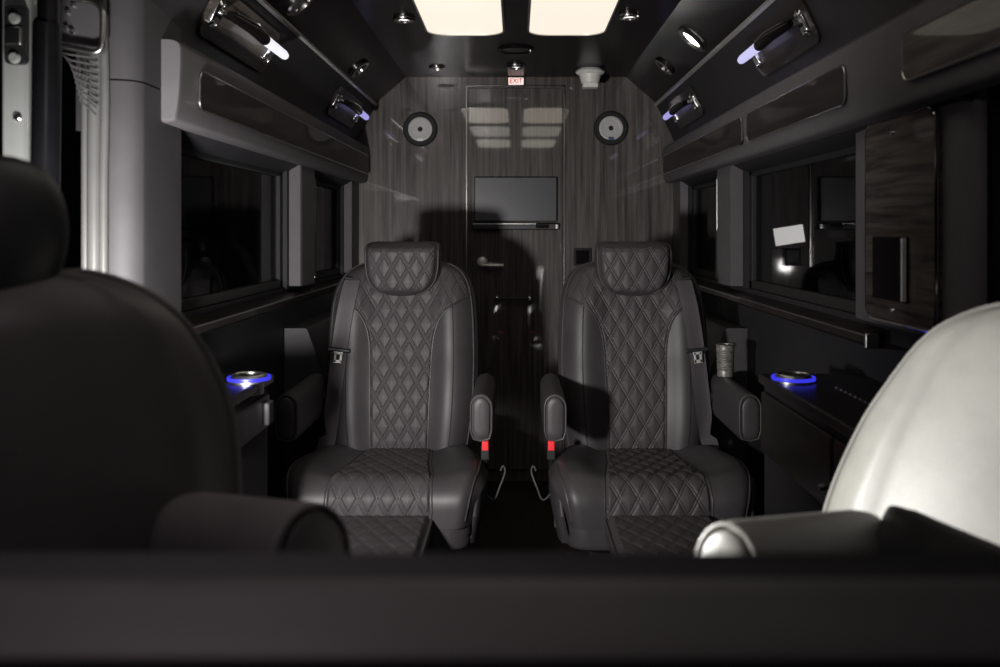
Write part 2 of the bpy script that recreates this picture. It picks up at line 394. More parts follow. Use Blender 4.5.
sd = thing('smoke_detector', 'white tapered detector hanging from the ceiling at back right', 'detector', (.352, 4.18, 2.02))
MB().lathe([(0, 0), (.055, 0), (.067, -.010), (.069, -.018), (.060, -.026), (.052, -.028), (.043, -.064), (.040, -.070), (0, -.070)], (0, 0, 0), 'Z', 36).build('housing', 'white', sd)
MB().box(-.036, .036, -.03, .03, -.070, -.091, .004).build('sensor_cap', 'white', sd)

es = thing('exit_sign', 'small lit EXIT sign on the header above the wood door', 'sign', (0, 4.40, 1.998))
MB().box(-.046, .046, -.012, 0, -.024, .021, .003).build('housing', 'black', es)
MB().box(-.0375, .0375, -.014, -.011, -.0185, .0165).build('face', 'exit_face', es)
cu = bpy.data.curves.new('exit', 'FONT'); cu.body = 'EXIT'; cu.size = .034; cu.align_x = 'CENTER'; cu.align_y = 'CENTER'; cu.extrude = .0008; cu.offset = .0007
tmp = bpy.data.objects.new('exit', cu); COL.objects.link(tmp)
dg = bpy.context.evaluated_depsgraph_get(); me = bpy.data.meshes.new_from_object(tmp.evaluated_get(dg)); bpy.data.objects.remove(tmp)
for v in me.vertices: v.co = Vector((v.co.x*.95, -.0146-v.co.z, v.co.y-.001))
me.materials.clear(); me.materials.append(M['exit_red']); me.name = 'lettering'
lo = bpy.data.objects.new('lettering', me); COL.objects.link(lo); lo.parent = es

# ------------------------------------------------------------------ back wall things
def wall_speaker(x, z, label, bc):
    t = thing('wall_speaker', label, 'speaker', (x, 4.40, z), group='round speakers on the back wall')
    MB().lathe([(.086, 0), (.086, -.008), (.080, -.014), (.064, -.014), (.058, -.006), (.056, 0)], (0, 0, 0), 'Y', 48, cap=False).build('surround', 'rubber', t)
    MB().lathe([(.060, -.011), (.052, -.014), (.045, -.012), (.024, -.004), (.022, -.003), (0, -.003)], (0, 0, 0), 'Y', 44).build('cone', 'cone', t)
    MB().lathe([(0, -.013), (.010, -.012), (.019, -.008), (.023, -.002), (0, -.002)], (0, 0, 0), 'Y', 30).build('dust_cap', 'rubber', t)
    MB().box(-.014, .014, -.017, -.012, -.060, -.044, .002).build('badge', bc, t)  # coloured tab stands for a reflection at the bottom of the cone
wall_speaker(-.478, 1.758, 'round grey-coned speaker on the back wall, left of the door', 'white')
M['badge_blue'] = textured(principled('blue_badge', (.08, .12, .25), .4), (.07, .11, .23), (.09, .13, .27), nscale=10)  # bluish tint of the reflection, painted on the right speaker's tab
wall_speaker(.474, 1.763, 'round grey-coned speaker on the back wall, right of the door', 'badge_blue')

tv = thing('television', 'flat grey television screen mounted on the wood door', 'television', (-.002, 4.388, 1.30))
MB().box(-.205, .205, -.030, -.006, -.004, .218, .004).build('bezel', 'black', tv)
MB().box(-.200, .200, -.0315, -.029, .003, .213).build('screen', 'screen', tv)
MB().box(-.07, .07, -.008, .0, .05, .16).build('wall_bracket', 'black', tv)
sb = thing('soundbar', 'slim dark soundbar fixed right under the television', 'soundbar', (-.002, 4.388, 1.256))
MB().box(-.215, .212, -.042, 0, 0, .032, .006).build('housing', 'black', sb)
MB().box(.10, .165, -.0435, -.041, .008, .026).build('display', 'gloss_black', sb)
MB().box(.196, .213, -.044, -.002, .004, .028, .003).build('end_cap', 'steel', sb)
MB().box(-.213, .10, -.0432, -.041, .028, .031).build('edge_line', 'steel', sb)
ob = thing('outlet_box', 'small black outlet box on the back wall behind the right chair', 'outlet', (.332, 4.40, 1.08))
MB().box(-.044, .044, -.014, 0, -.004, .084, .004).build('frame', 'wall_dark', ob)
MB().box(-.034, .034, -.016, -.012, .006, .074, .002).build('cover', 'gloss_black', ob)

# ------------------------------------------------------------------ wall control panel (right)
cp = thing('control_panel', 'tall glossy wood control panel with dark display on the right pillar', 'control panel', (.80, 1.81, 1.06))
oc = rrect(.325, .425, .032, 8, 1.8125, 1.2725)
MB().rings([[Vector((.801, y, z)) for y, z in oc], [Vector((.787, y, z)) for y, z in oc], [Vector((.784, 1.8125+(y-1.8125)*.985, 1.2725+(z-1.2725)*.99)) for y, z in oc]]).build('panel', 'wood_h', cp, world=True)
MB().tube([(.7875, y, z) for y, z in rrect(.329, .429, .034, 8, 1.8125, 1.2725)], .0035, 8, closed=True).build('chrome_edge', 'chrome', cp, world=True)
MB().box(.779, .785, 1.755, 1.925, 1.105, 1.238, .002).build('display', 'gloss_black', cp, world=True)
MB().box(.770, .784, 1.757, 1.764, 1.108, 1.236, .002).build('chrome_strip', 'plate', cp, world=True)
for y, z in ((1.83, 1.455), (1.83, 1.085)):
    MB().lathe([(0, -.004), (.004, -.004), (.006, 0), (0, 0)], (.784, y, z), 'X', 14).build('screw', 'chrome', cp, world=True)

# ------------------------------------------------------------------ side consoles with lit cup holders
def console(sx, y0, y1, label, drawers):
    t = thing('side_console', label, 'console', (sx*.74, (y0+y1)/2, 0))
    MB().box(sx*.625, sx*.868, y0, y1, 0, .866, .006).build('body', 'wall_dark', t, world=True)
    MB().box(sx*.612, sx*.869, y0-.004, y1+.008, .866, .890, .006).build('top', 'console_wood', t, world=True)
    for a, b, z0, z1, hd in drawers:
        dr = MB().box(sx*.612, sx*.626, a, b, z0, z1, .005).build('drawer', 'console_wood', t, world=True)
        inv = Matrix.Translation(t.location).inverted()
        if hd == 'knob':
            MB().lathe([(0, -.016), (.006, -.014), (.007, -.006), (.004, 0), (0, 0)], (sx*.612, a+.02, (z0+z1)/2-.03), 'X', 14).build('knob', 'steel', dr).matrix_parent_inverse = inv
        else:
            MB().box(sx*.598, sx*.613, b-.06, b-.012, z0+.012, z1-.012, .006).build('pull', 'side_box', dr).matrix_parent_inverse = inv
            MB().box(sx*.606, sx*.613, a, a+.006, z0, z1, .002).build('chrome_end', 'steel', dr).matrix_parent_inverse = inv
    c = (sx*(.665 if sx > 0 else .640), 2.11, .890)
    ch = MB().lathe([(.050, .0), (.050, .004), (.046, .005), (.040, .0165), (.037, .018), (.035, .016), (.034, -.03), (0, -.03)], c, 'Z', 48, cap=False).build('cup_holder', 'steel', t, world=True)
    MB().lathe([(.047, .004), (.0505, .004), (.0515, .008), (.0505, .012), (.046, .012)], c, 'Z', 48, cap=False).build('light_ring', 'led_blue', ch).matrix_parent_inverse = Matrix.Translation(t.location).inverted()
    bd = MB().box(sx*.7346, sx*.7354, y0+.02, 2.03, .889, .8904); y = 2.02
    while y > y0+.03:
        bd.lathe([(0, .0025), (.0018, .002), (.0026, 0), (0, 0)], (sx*.735, y, .8902), 'Z', 8); y -= .028
    bd.build('bead_strip', 'steel', t, world=True)
console(-1, 1.87, 2.22, 'short dark console with lit blue cup holder beside the left chair', [(1.885, 2.19, .765, .845, 'pull')])
console(1, 1.47, 2.22, 'long dark console with lit blue cup holder beside the right chair', [(1.485, 1.70, .70, .85, 'knob'), (1.715, 2.20, .70, .85, 'knob')])
# low wall boxes behind the chairs
for sx, w in ((-1, 'left'), (1, 'right')):
    o = MB().extrude([(sx*.868, .885), (sx*.79, .885), (sx*.782, .878), (sx*.722, .71), (sx*.722, 0), (sx*.868, 0)], 'Y', 3.30, 4.38).build('side_locker', 'side_box', None)
    tag(o, 'charcoal slope-fronted side locker along the %s wall behind the %s chair' % (w, w), 'locker')

# ------------------------------------------------------------------ captain chairs
def quilt(x, z, w=.058, h=.100):
    a = x/w+z/h; b = x/w-z/h; r = 1.
    for q in (a, b):
        e = abs(q-round(q))
        if e < .07: g = .55-.55*sstep(.03, .07, e)
        else: g = .74*sstep(.07, .15, e)+.26*sstep(.10, .45, e)
        r = min(r, g)
    return r
HW = catmull([(.40, .225), (.46, .240), (.60, .262), (.75, .270), (.90, .267), (1.0, .259), (1.06, .243), (1.10, .217), (1.125, .178), (1.138, .125), (1.145, .05)], 5)
QW = catmull([(.40, .100), (.50, .100), (.70, .105), (.85, .112), (.92, .128), (.965, .155), (.995, .195), (1.012, .23), (1.02, .246)], 5)
def hw(z): return lerp(HW, z)
def lean(z): return .015+.16*max(0, z-.46)**1.15 - .012*sin(pi*max(0, min(1, (z-.46)/.35)))
def FB(x, z):
    h = hw(z); t = min(1., abs(x)/max(h, 1e-4)); k = 1-sstep(.98, 1.10, z)
    bol = -.027*k*sstep(.34, .64, t)
    y = lean(z)+bol+.078*max(0, (t-.62)/.38)**2.6
    if z > 1.05: y += .055*((z-1.05)/.095)**2
    return y
def chair_back():
    rs = []
    zs = [.42+.6*k/24 for k in range(24)]+[1.02+.125*sin(pi/2*k/14) for k in range(15)]
    for z in zs:
        h = hw(z); th = .125*(1-.35*sstep(1.0, 1.145, z)); ring = []
        for k in range(49):
            u = -1+2*k/48; x = h*sin(u*pi/2); ring.append(Vector((x, FB(x, z), z)))
        yb = lean(z)+th
        for k in range(17):
            a = pi*k/16; x = h*cos(a)*(.98); y = yb-.05+.05*sin(a)**.6 if 0 < k < 16 else yb-.05
            ring.append(Vector((x, max(y, FB(.98*h, z)+.004), z)))
        rs.append(ring)
    return MB().rings(rs)
def grid_panel(fn, ns, nt):
    vs = []; fs = []
    for j in range(nt+1):
        for i in range(ns+1): vs.append(fn(i/ns, j/nt))
    n = ns+1
    for j in range(nt):
        for i in range(ns): fs.append((j*n+i, j*n+i+1, (j+1)*n+i+1, (j+1)*n+i))
    return MB().add(vs, fs)
def qedge(z):
    if z >= 1.02: return hw(z)-.014
    return min(lerp(QW, z), hw(z)-.014)
def back_quilt():
    st = .0022; nx = int(.53/st); nz = int(.653/st); vs = []; ds = []; fs = []
    for j in range(nz+1):
        z = .475+.653*j/nz; w = qedge(z)
        for i in range(nx+1):
            x = -.265+.53*i/nx
            d = min(w-abs(x), z-.475+.001, 1.128-z)
            f = sstep(-.002, .010, d)
            vs.append((x, FB(x, z)+.004-.006*f-f*.0065*quilt(x, z-.02), z)); ds.append(d)
    n = nx+1
    for j in range(nz):
        for i in range(nx):
            q = (j*n+i, j*n+i+1, (j+1)*n+i+1, (j+1)*n+i)
            if min(ds[k] for k in q) > -.004: fs.append(q)
    used = sorted({k for q in fs for k in q}); mp = {k: i for i, k in enumerate(used)}
    return MB().add([vs[k] for k in used], [tuple(mp[k] for k in q) for q in fs])
HR = catmull([(1.018, .02), (1.024, .065), (1.042, .100), (1.07, .124), (1.11, .135), (1.16, .138), (1.195, .136), (1.207, .126), (1.212, .10)], 5)
def FH(x, z):
    h = max(lerp(HR, z), .02); t = min(1, abs(x)/h)
    tz = (z-1.018)/(1.212-1.018)
    return lean(1.07)-.058+.045*max(0, (t-.72)/.28)**2.4+.06*max(0, (tz-.80)/.2)**2+.03*max(0, (.18-tz)/.18)**2+.012*t*t
def headrest():
    rs = []
    for k in range(33):
        z = 1.018+(1.212-1.018)*(.5-.5*cos(pi*k/32)); h = max(lerp(HR, z), .02); ring = []
        for i in range(33):
            x = h*sin((-1+2*i/32)*pi/2); ring.append(Vector((x, FH(x, z), z)))
        yb = lean(1.07)+.055-.03*abs((z-1.115)/.1)**3
        for i in range(13):
            a = pi*i/12; x = h*cos(a); ring.append(Vector((x, max(FH(h, z)+.004, yb-.03+.03*sin(a)), z)))
        rs.append(ring)
    return MB().rings(rs)
def head_quilt(u, v):
    z = 1.026+(1.200-1.026)*v; w = max(lerp(HR, z)-.011, .012); x = w*(2*u-1)
    d = min(w-abs(x), z-1.026, 1.200-z); f = sstep(0, .012, d)
    return Vector((x, FH(x, z)-(-.003+.005*f)-f*.006*quilt(x, z-1.07), z))
# cushion: profile along the seat, then rolled over the front
R0 = .075; SB = .43
def CPf(s):
    if s <= SB:
        y = .05-s; z = .487+.020*s/SB; return y, z, 0., 1.
    a = (s-SB)/R0
    if a <= pi/2:
        return .05-SB-R0*sin(a), .507-R0+R0*cos(a), -sin(a), cos(a)
    return .05-SB-R0, .507-R0-(s-SB-R0*pi/2), -1., 0.
SE = SB+R0*pi/2+.06
def cw(s): return lerp([(0, .235), (.12, .280), (.28, .318), (.40, .314), (.52, .290), (.66, .26)], s)
def coff(x, s):
    h = cw(s); t = abs(x)/h; amp = .030*(1-.75*sstep(.33, .50, s))*sstep(-.05, .12, s)
    o = amp*sstep(.46, .76, t)
    if t > .84: o -= .052*((t-.84)/.16)**2
    return o
def CS(x, s, lift=0.):
    y, z, ny, nz = CPf(s); o = coff(x, s)+lift
    return Vector((x, y+ny*o, z+nz*o))
def cushion():
    rs = []
    for k in range(45):
        s = SE*k/44; h = cw(s); ring = []
        y, z, ny, nz = CPf(s)
        zb = .31
        yb = min(y+.02, .05) if s < SB else y+.03
        ring.append(Vector((-h*.93, max(y, -.40) if s > SB else y, zb)))
        ring.append(Vector((-h*.985, (y if s < SB else y+.02*abs(ny)), min(z-.10*abs(nz), .40) if nz > .1 else max(zb, z-.02))))
        for i in range(45):
            x = h*sin((-1+2*i/44)*pi/2); ring.append(CS(x, s))
        ring.append(Vector((h*.985, (y if s < SB else y+.02*abs(ny)), min(z-.10*abs(nz), .40) if nz > .1 else max(zb, z-.02))))
        ring.append(Vector((h*.93, max(y, -.40) if s > SB else y, zb)))
        rs.append(ring)
    return MB().rings(rs, False, False, closed=True)
def cushion_quilt(u, v):
    s = .03+(SE-.045)*v; w = lerp([(0, .112), (.25, .128), (.42, .152), (.56, .158), (.66, .142)], s); x = w*(2*u-1)
    d = min(w-abs(x), s-.03, (.03+SE-.045)-s); f = sstep(0, .012, d)
    return CS(x, s, -.003+.005*f+f*.0065*quilt(x, s-.02))

def arm(xc, yf, yr, z0, z1, hwid):
    """padded armrest with a rounded top, loft along y; returns body, end panel, piping"""
    sec = []
    for k in range(13):
        a = pi*k/12; sec.append((hwid*cos(a), z1-hwid*1.1+hwid*1.1*sin(a)))
    sec += [(-hwid*.98, z0+.03), (-hwid*.75, z0+.006), (0, z0), (hwid*.75, z0+.006), (hwid*.98, z0+.03)]
    zc = (z0+z1)/2
    def ring(y, k): return [Vector((xc+x*k, y, zc+(z-zc)*(.5+.5*k if k < 1 else 1))) for x, z in sec]
    b = MB().rings([ring(yf+.006, .80), ring(yf+.002, .90), ring(yf+.006, .97), ring(yf+.016, 1.), ring(yr-.03, 1.), ring(yr-.008, .9), ring(yr, .7)])
    e = MB().rings([ring(yf+.006, .74), ring(yf-.002, .70), ring(yf-.005, .55), ring(yf-.006, .2)])
    p = MB().tube(ring(yf+.004, .90), .003, 8, closed=True)
    return b, e, p

def make_chair(cx, sg, label, place):
    t = thing('captain_chair', label, 'chair', (cx, 3.05, 0), group='two quilted captain chairs')
    bk = chair_back().build('backrest', 'leather', t)
    back_quilt().build('quilted_panel', 'leather_quilt', bk, 80)
    for s in (-1, 1):
        pp = MB()
        zz = [.475+(1.02-.475)*k/40 for k in range(41)]
        pp.tube([(s*qedge(z), FB(qedge(z), z)-.003, z) for z in zz], .0028, 6)
        pp.build('seam_piping', 'leather', bk)
    for s in (-1, 1):
        sm = MB()
        zz = [.475+(1.0-.475)*k/30 for k in range(31)]
        sm.tube([(s*(.665*hw(z)+.008), FB(.665*hw(z)+.008, z)-.0005, z) for z in zz], .0018, 6)
        sm.build('bolster_seam', 'rubber', bk)
    pt = [(-.95*hw(z), FB(.95*hw(z), z)-.002, z) for z in [.46+.6*k/24 for k in range(24)]]
    arcz = [1.06+.08*sin(pi/2*k/10) for k in range(11)]
    pt += [(-.95*hw(z), FB(.95*hw(z), z)-.002, z) for z in arcz]
    pt = pt+[(-x, y, z) for x, y, z in reversed(pt)]
    MB().tube(pt, .0032, 8).build('edge_piping', 'piping', bk)
    hr = headrest().build('headrest', 'leather', t)
    grid_panel(head_quilt, 130, 84).build('quilted_panel', 'leather_quilt', hr, 80)
    zz = [1.024+(1.20-1.024)*k/30 for k in range(31)]
    e = [(-(lerp(HR, z)-.008), FH(lerp(HR, z)-.008, z)-.002, z) for z in reversed(zz)]
    e += [(-x, y, z) for x, y, z in reversed(e)]
    MB().tube(e, .003, 8).build('edge_piping', 'piping', hr)
    cu = cushion().build('seat_cushion', 'leather', t)
    grid_panel(cushion_quilt, 130, 230).build('quilted_panel', 'leather_quilt', cu, 80)
    for s in (-1, 1):
        ss = [.12+(SE-.14)*k/40 for k in range(41)]
        MB().tube([CS(s*.93*cw(q), q, .001) for q in ss], .0028, 6).build('edge_piping', 'piping', cu)
        MB().tube([CS(s*lerp([(0, .114), (.25, .130), (.42, .154), (.56, .160), (.66, .144)], q), q, .001) for q in [.05+(SE-.06)*k/40 for k in range(41)]], .0022, 6).build('seam_piping', 'leather', cu)
    # front apron below the roll
    ap = rrect(.545, .47, .07, 7, 0, -.222)
    MB().rings([[Vector((x*k, -.222+(y+.222)*k, z)) for x, y in ap] for k, z in ((.95, .302), (.985, .308), (1., .322), (1., .40), (.96, .43))]).build('front_apron', 'leather', t)
    # leg rest
    lr = MB()
    def lf(u, v):
        x = .158*(2*u-1); y = -.455-.40*v; d = min(.158-abs(x), .40*v, .40*(1-v)); f = sstep(0, .02, d)
        return Vector((x, y, .395+.02*f+f*.004*quilt(x, y, .058, .1)))
    lb = MB().box(-.160, .160, -.86, -.452, .345, .402, .014).build('leg_rest', 'leather', t)
    grid_panel(lf, 100, 130).build('quilted_panel', 'leather_quilt', lb, 80)
    MB().tube([(x, y, .399) for x, y in rrect(.318, .406, .02, 5, 0, -.656)], .0035, 8, closed=True).build('edge_piping', 'piping', lb)
    # armrests
    for s in (-1, 1):
        b, ep, p = arm(s*.300, -.345, .085, .600, .748, .036)
        ao = b.build('armrest', 'leather', t); ep.build('end_panel', 'leather', ao); p.build('piping', 'piping', ao)
        MB().tube([(s*.300, .03, .67), (s*.258, .03, .67)], .018, 14).build('pivot', 'black', ao)
    # belt: outer shoulder down across the outer bolster
    path = catmull([(.178, 1.074), (.185, 1.03), (.203, .92), (.214, .82), (.224, .70), (.236, .58), (.258, .49)], 6)
    hb = .029; bl = MB(); fr, bkk = [], []
    for x, z in path:
        ps = []
        for q in (-hb, -hb*.4, hb*.4, hb):
            xx = min(x+q, hw(z)-.002) if z > .54 else x+q
            ps.append((xx, min(FB(min(xx, hw(z)*.93), z), FB(min(x, .85*hw(z)), z)+.006)-.009-.006*sstep(.9, 1.07, z), z))
        fr.append(ps)
    rr = [[Vector((sg*x, y, z)) for x, y, z in ps]+[Vector((sg*x, y+.0025, z)) for x, y, z in reversed(ps)] for ps in fr]
    belt = bl.rings(rr).build('seat_belt', 'belt', t)
    yb = FB(.213, .83)-.014
    T = Matrix.Translation((sg*.213, yb, .832)) @ Matrix.Rotation(sg*radians(-6), 4, 'Y')
    MB().box(-.040, .040, -.010, .004, -.006, .008, .004).xf(T).build('belt_stop', 'black', belt)
    lp = MB()
    for (a, b, c, e) in ((-.014, -.006, -.042, -.006), (.006, .014, -.042, -.006), (-.014, .014, -.044, -.032), (-.016, .016, -.014, -.004)):
        lp.box(a, b, -.009, -.005, c, e, .001)
    lp.xf(T).build('latch_plate', 'plate', belt)
    MB().box(-.030, .030, -.004, .014, -.004, .006, .003).xf(Matrix.Translation((sg*.178, FB(.178, 1.076)-.001, 1.076)) @ Matrix.Rotation(sg*-radians(8), 4, 'Y')).build('belt_guide', 'rubber', t)
    # buckle on the aisle side
    bu = MB().box(-.014, .014, -.011, .011, .515, .562, .004)
    bu.tube([(0, .0, .52), (-sg*-.004, .02, .46), (0, .05, .38)], .010, 8)
    ob_ = bu.xf(Matrix.Translation((-sg*.308, -.22, 0))).build('belt_buckle', 'black', t)
    MB().box(-.0105, .0105, -.0125, .006, .546, .576, .003).xf(Matrix.Translation((-sg*.308, -.22, 0))).build('release_button', 'red', ob_)
    # recline lever and pull cord on the aisle side
    lv = MB(); px = -sg*.296
    lv.rings([[Vector((px+dx*.5, y+dy, z)) for dx, dy in ((-.012, -.012), (.012, -.012), (.012, .012), (-.012, .012))] for y, z in ((-.20, .50), (-.24, .46), (-.27, .40), (-.31, .345), (-.32, .335))])
    lv.build('recline_lever', 'side_box', t)
    cd = catmull([(-sg*.300, -.26, .43), (-sg*.335, -.27, .40), (-sg*.355, -.27, .44), (-sg*.372, -.26, .485), (-sg*.366, -.26, .505), (-sg*.358, -.26, .49)], 6)
    MB().tube(cd, .003, 6).build('pull_cord', 'side_box', t)
    # pedestal
    MB().box(-.20, .20, -.36, .08, .09, .312, .01).build('pedestal', 'black', t)
    MB().box(-.245, .245, -.40, .14, 0, .09, .012).build('floor_base', 'black', t)
    MB().lathe([(.23, .305), (.235, .31), (.235, .318), (.23, .322)], (0, -.14, 0), 'Z', 40, cap=True).build('swivel_ring', 'side_box', t)
make_chair(-.407, -1, 'quilted black leather captain chair left of the aisle, nearer the open door', 'left')
make_chair(.421, 1, 'quilted black leather captain chair right of the aisle, tumbler on its outer armrest', 'right')

tb = thing('tumbler', 'ribbed steel tumbler standing on the outer armrest of the right chair', 'tumbler', (.724, 3.045, .748))
prof = [(0, 0), (.026, 0), (.0275, .003), (.027, .02)]
for k in range(9): prof += [(.0272+.0003*k, .024+.008*k), (.0295+.0003*k, .028+.008*k)]
prof += [(.031, .100), (.0325, .108), (.0305, .110), (.029, .106), (.027, .05), (0, .05)]
MB().lathe(prof, (0, 0, 0), 'Z', 36).build('cup', 'cup_metal', tb)
MB().lathe([(0, .100), (.029, .100), (.029, .104), (.01, .106), (0, .106)], (0, 0, 0), 'Z', 30).build('lid', 'black', tb)

# ------------------------------------------------------------------ cab seats (swivelled inwards, close to the camera)
CH = catmull([(.0, .205), (.12, .245), (.28, .272), (.40, .272), (.47, .252), (.53, .218), (.57, .175), (.595, .12), (.605, .05)], 6)
def cab_seat(sx, loc, yaw, mat, label, armpts, ztop, ln_=.10, hx=0., hr_=.128, hz_=.085, flare=0., gap_path=None):
    wd = lambda h: max(lerp(CH, h), .02)*(1+flare*(1-sstep(.18, .52, h)))
    t = thing('cab_seat', label, 'seat', loc, yaw, group='two front seats swivelled inwards')
    zb = ztop-.605
    def F(x, h):
        w = wd(h); q = min(1, abs(x)/w)
        return ln_*h+.045*q*q-.008*sstep(.62, .72, q)*(1-sstep(.74, .84, q))+.055*max(0, (q-.82)/.18)**2+.03*max(0, (h-.54)/.065)**2
    rs = []
    for k in range(41):
        h = .605*sin(pi/2*k/40); w = wd(h)
        ring = [Vector((w*sin((-1+2*i/40)*pi/2), F(w*sin((-1+2*i/40)*pi/2), h), zb+h)) for i in range(41)]
        ring += [Vector((w*.97*cos(pi*i/14), max(ln_*h+.11-.04+.04*sin(pi*i/14), F(w, h)+.004), zb+h)) for i in range(15)]
        rs.append(ring)
    b = MB().rings(rs).build('backrest', mat, t)
    hs = [.05+.5*k/30 for k in range(31)]+[.55+.05*sin(pi/2*k/8) for k in range(1, 9)]
    pt = [(-.94*wd(h), F(.94*wd(h), h)-.002, zb+h) for h in hs]
    pt += [(-x, y, z) for x, y, z in reversed(pt)]
    MB().tube(pt, .0055, 8).build('edge_piping', 'piping' if mat == 'cab_leather' else mat, b)
    hm = MB(); rr = []
    for k in range(25):
        a = pi*k/24; z = ztop+hz_-.085*cos(a); w = hr_*sin(a)**.45 if 0 < k < 24 else .02
        rr.append([Vector((hx+w*cos(2*pi*i/24), ln_*.62+.045+.048*(sin(a)**.5 if 0 < k < 24 else .2)*sin(2*pi*i/24), z)) for i in range(24)])
    hm.rings(rr); hm.build('headrest', 'black', t)
    c = rrect(.52, .14, .05, 6, 0, .52)
    MB().rings([[Vector((x*.9, -.40, .52+(z-.52)*.6)) for x, z in c], [Vector((x*.98, -.385, z)) for x, z in c], [Vector((x, -.34, z)) for x, z in c], [Vector((x, .10, z)) for x, z in c]]).build('seat_cushion', 'cab_leather', t)
    MB().box(-.2, .2, -.30, .08, .0, .46, .02).build('pedestal', 'black', t)
    # inner armrest, laid out from its front end to its root
    e, r, hwid, hgt = armpts
    e = Vector(e); r = Vector(r); ax = (r-e); ln = ax.length; ax.normalize()
    side = ax.cross(Vector((0, 0, 1))).normalized(); up = side.cross(ax)
    body, ep, pp = arm(0, 0, ln, -hgt, 0, hwid)
    X = Matrix((side, ax, up)).transposed().to_4x4(); X.translation = e
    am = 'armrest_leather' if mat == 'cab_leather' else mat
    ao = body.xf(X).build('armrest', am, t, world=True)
    inv = (Matrix.Translation(t.location) @ t.rotation_euler.to_matrix().to_4x4()).inverted()
    ep.xf(X).xf(inv).build('end_panel', mat, ao); pp.xf(X).xf(inv).build('piping', 'piping' if mat == 'cab_leather' else mat, ao)
    br = gap_path or [Vector(r)-ax*.06-up*hgt*.5, Vector(r)+ax*.02-up*hgt*.55, (t.matrix_basis @ Vector((-sx*.20, -.01, zb+.27)))]
    br = [br[0]-(br[1]-br[0]).normalized()*.012]+br
    MB().tube(catmull([tuple(p) for p in br], 5), [.018, .033, .039, .042, .044, .0455, .047]+[.049]*9, 18).build('armrest_bracket', 'rubber', t, world=True)  # bracket swollen and blackened to stand in for the shadowed gap by the seat
cab_seat(-1, (-.50, .87, 0), radians(35), 'cab_leather', 'near black cab seat at left, turned inwards, back in shade',
         ((-.205, .88, .977), (-.395, 1.03, .945), .050, .14), 1.205, .13, -.045, .115, .045)
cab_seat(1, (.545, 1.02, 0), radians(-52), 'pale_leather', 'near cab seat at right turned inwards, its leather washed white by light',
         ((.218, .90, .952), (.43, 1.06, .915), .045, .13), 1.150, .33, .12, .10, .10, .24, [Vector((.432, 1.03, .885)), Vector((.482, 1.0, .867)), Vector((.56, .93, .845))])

# ------------------------------------------------------------------ dashboard edge
da = thing('dashboard', 'blurred dark dashboard edge across the bottom of the view', 'dashboard', (0, .43, .7))
MB().extrude([(.405, .70), (.405, 1.040), (.452, 1.056), (.476, 1.076), (.482, 1.072), (.485, 1.05), (.485, .70)], 'X', -.9, .9).build('base', 'rubber', da, world=True)
MB().extrude(catmull([(.396, 1.040), (.396, 1.055), (.402, 1.060), (.420, 1.068), (.438, 1.075), (.446, 1.072), (.450, 1.056)], 5), 'X', -.9, .9).build('padded_edge', 'dash', da, world=True)

# ------------------------------------------------------------------ open door hardware at far left
dr = thing('sliding_door', 'edge of the open pale door with bolts at far left', 'door', (-.93, 1.60, .5))
MB().extrude(rrect(.055, .05, .008, 4, -.945, 1.685), 'Z', .5, 2.0).build('edge_panel', 'door_paint', dr, world=True)
MB().tube([(-.993+.015*sstep(1.6, 2.0, z), 1.66, z) for z in [.5+1.5*k/20 for k in range(21)]], .013, 10).build('outer_seal', 'rubber', dr, world=True)
MB().tube([(-.984+.015*sstep(1.6, 2.0, z), 1.652, z) for z in [.5+1.5*k/20 for k in range(21)]], .005, 8).build('metal_lip', 'steel', dr, world=True)
lt = MB().extrude(rrect(.040, .11, .010, 5, -.938, 1.618), 'Y', 1.648, 1.660).build('latch_plate', 'black', dr, world=True)
inv = Matrix.Translation(dr.location).inverted()
MB().box(-.956, -.924, 1.642, 1.650, 1.598, 1.632, .004).build('latch', 'steel', lt).matrix_parent_inverse = inv
for z in (1.574, 1.648):
    MB().lathe([(0, -.008), (.008, -.008), (.011, -.003), (.011, 0), (0, 0)], (-.938, 1.648, z), 'Y', 18).build('bolt', 'door_paint', lt).matrix_parent_inverse = inv
for z in (1.465, 1.375, 1.72):
    MB().lathe([(0, -.006), (.005, -.006), (.009, -.002), (.009, 0), (0, 0)], (-.940, 1.660, z), 'Y', 16).build('bolt', 'steel', dr, world=True)

st = thing('gas_strut', 'black door strut with silver end hanging left of the doorway', 'strut', (-.85, 1.60, 1.15))
MB().tube([(-.842, 1.60, 2.0), (-.850, 1.60, 1.62)], .019, 20).build('rod', 'strut_black', st, world=True)
MB().tube([(-.850, 1.60, 1.63), (-.852, 1.60, 1.625), (-.856, 1.60, 1.30)], [.022, .0245, .0245], 20).build('cylinder', 'strut_black', st, world=True)
MB().lathe([(.0245, .30), (.0255, .295), (.0235, .285)], (-.856, 1.60, 1.01), 'Z', 24).build('collar', 'chrome', st, world=True)
MB().tube([(-.856, 1.60, 1.297), (-.852, 1.60, 1.27), (-.845, 1.60, 1.232)], [.021, .020, .015], 16).build('end_fitting', 'steel', st, world=True)
MB().tube([(-.845, 1.60, 1.230), (-.843, 1.60, 1.222), (-.842, 1.60, 1.206), (-.841, 1.60, 1.195)], [.010, .018, .017, .007], 16).build('ball_joint', 'steel', st, world=True)
MB().tube([(-.841, 1.60, 1.20), (-.840, 1.60, 1.155)], .007, 10).build('pin', 'steel', st, world=True)

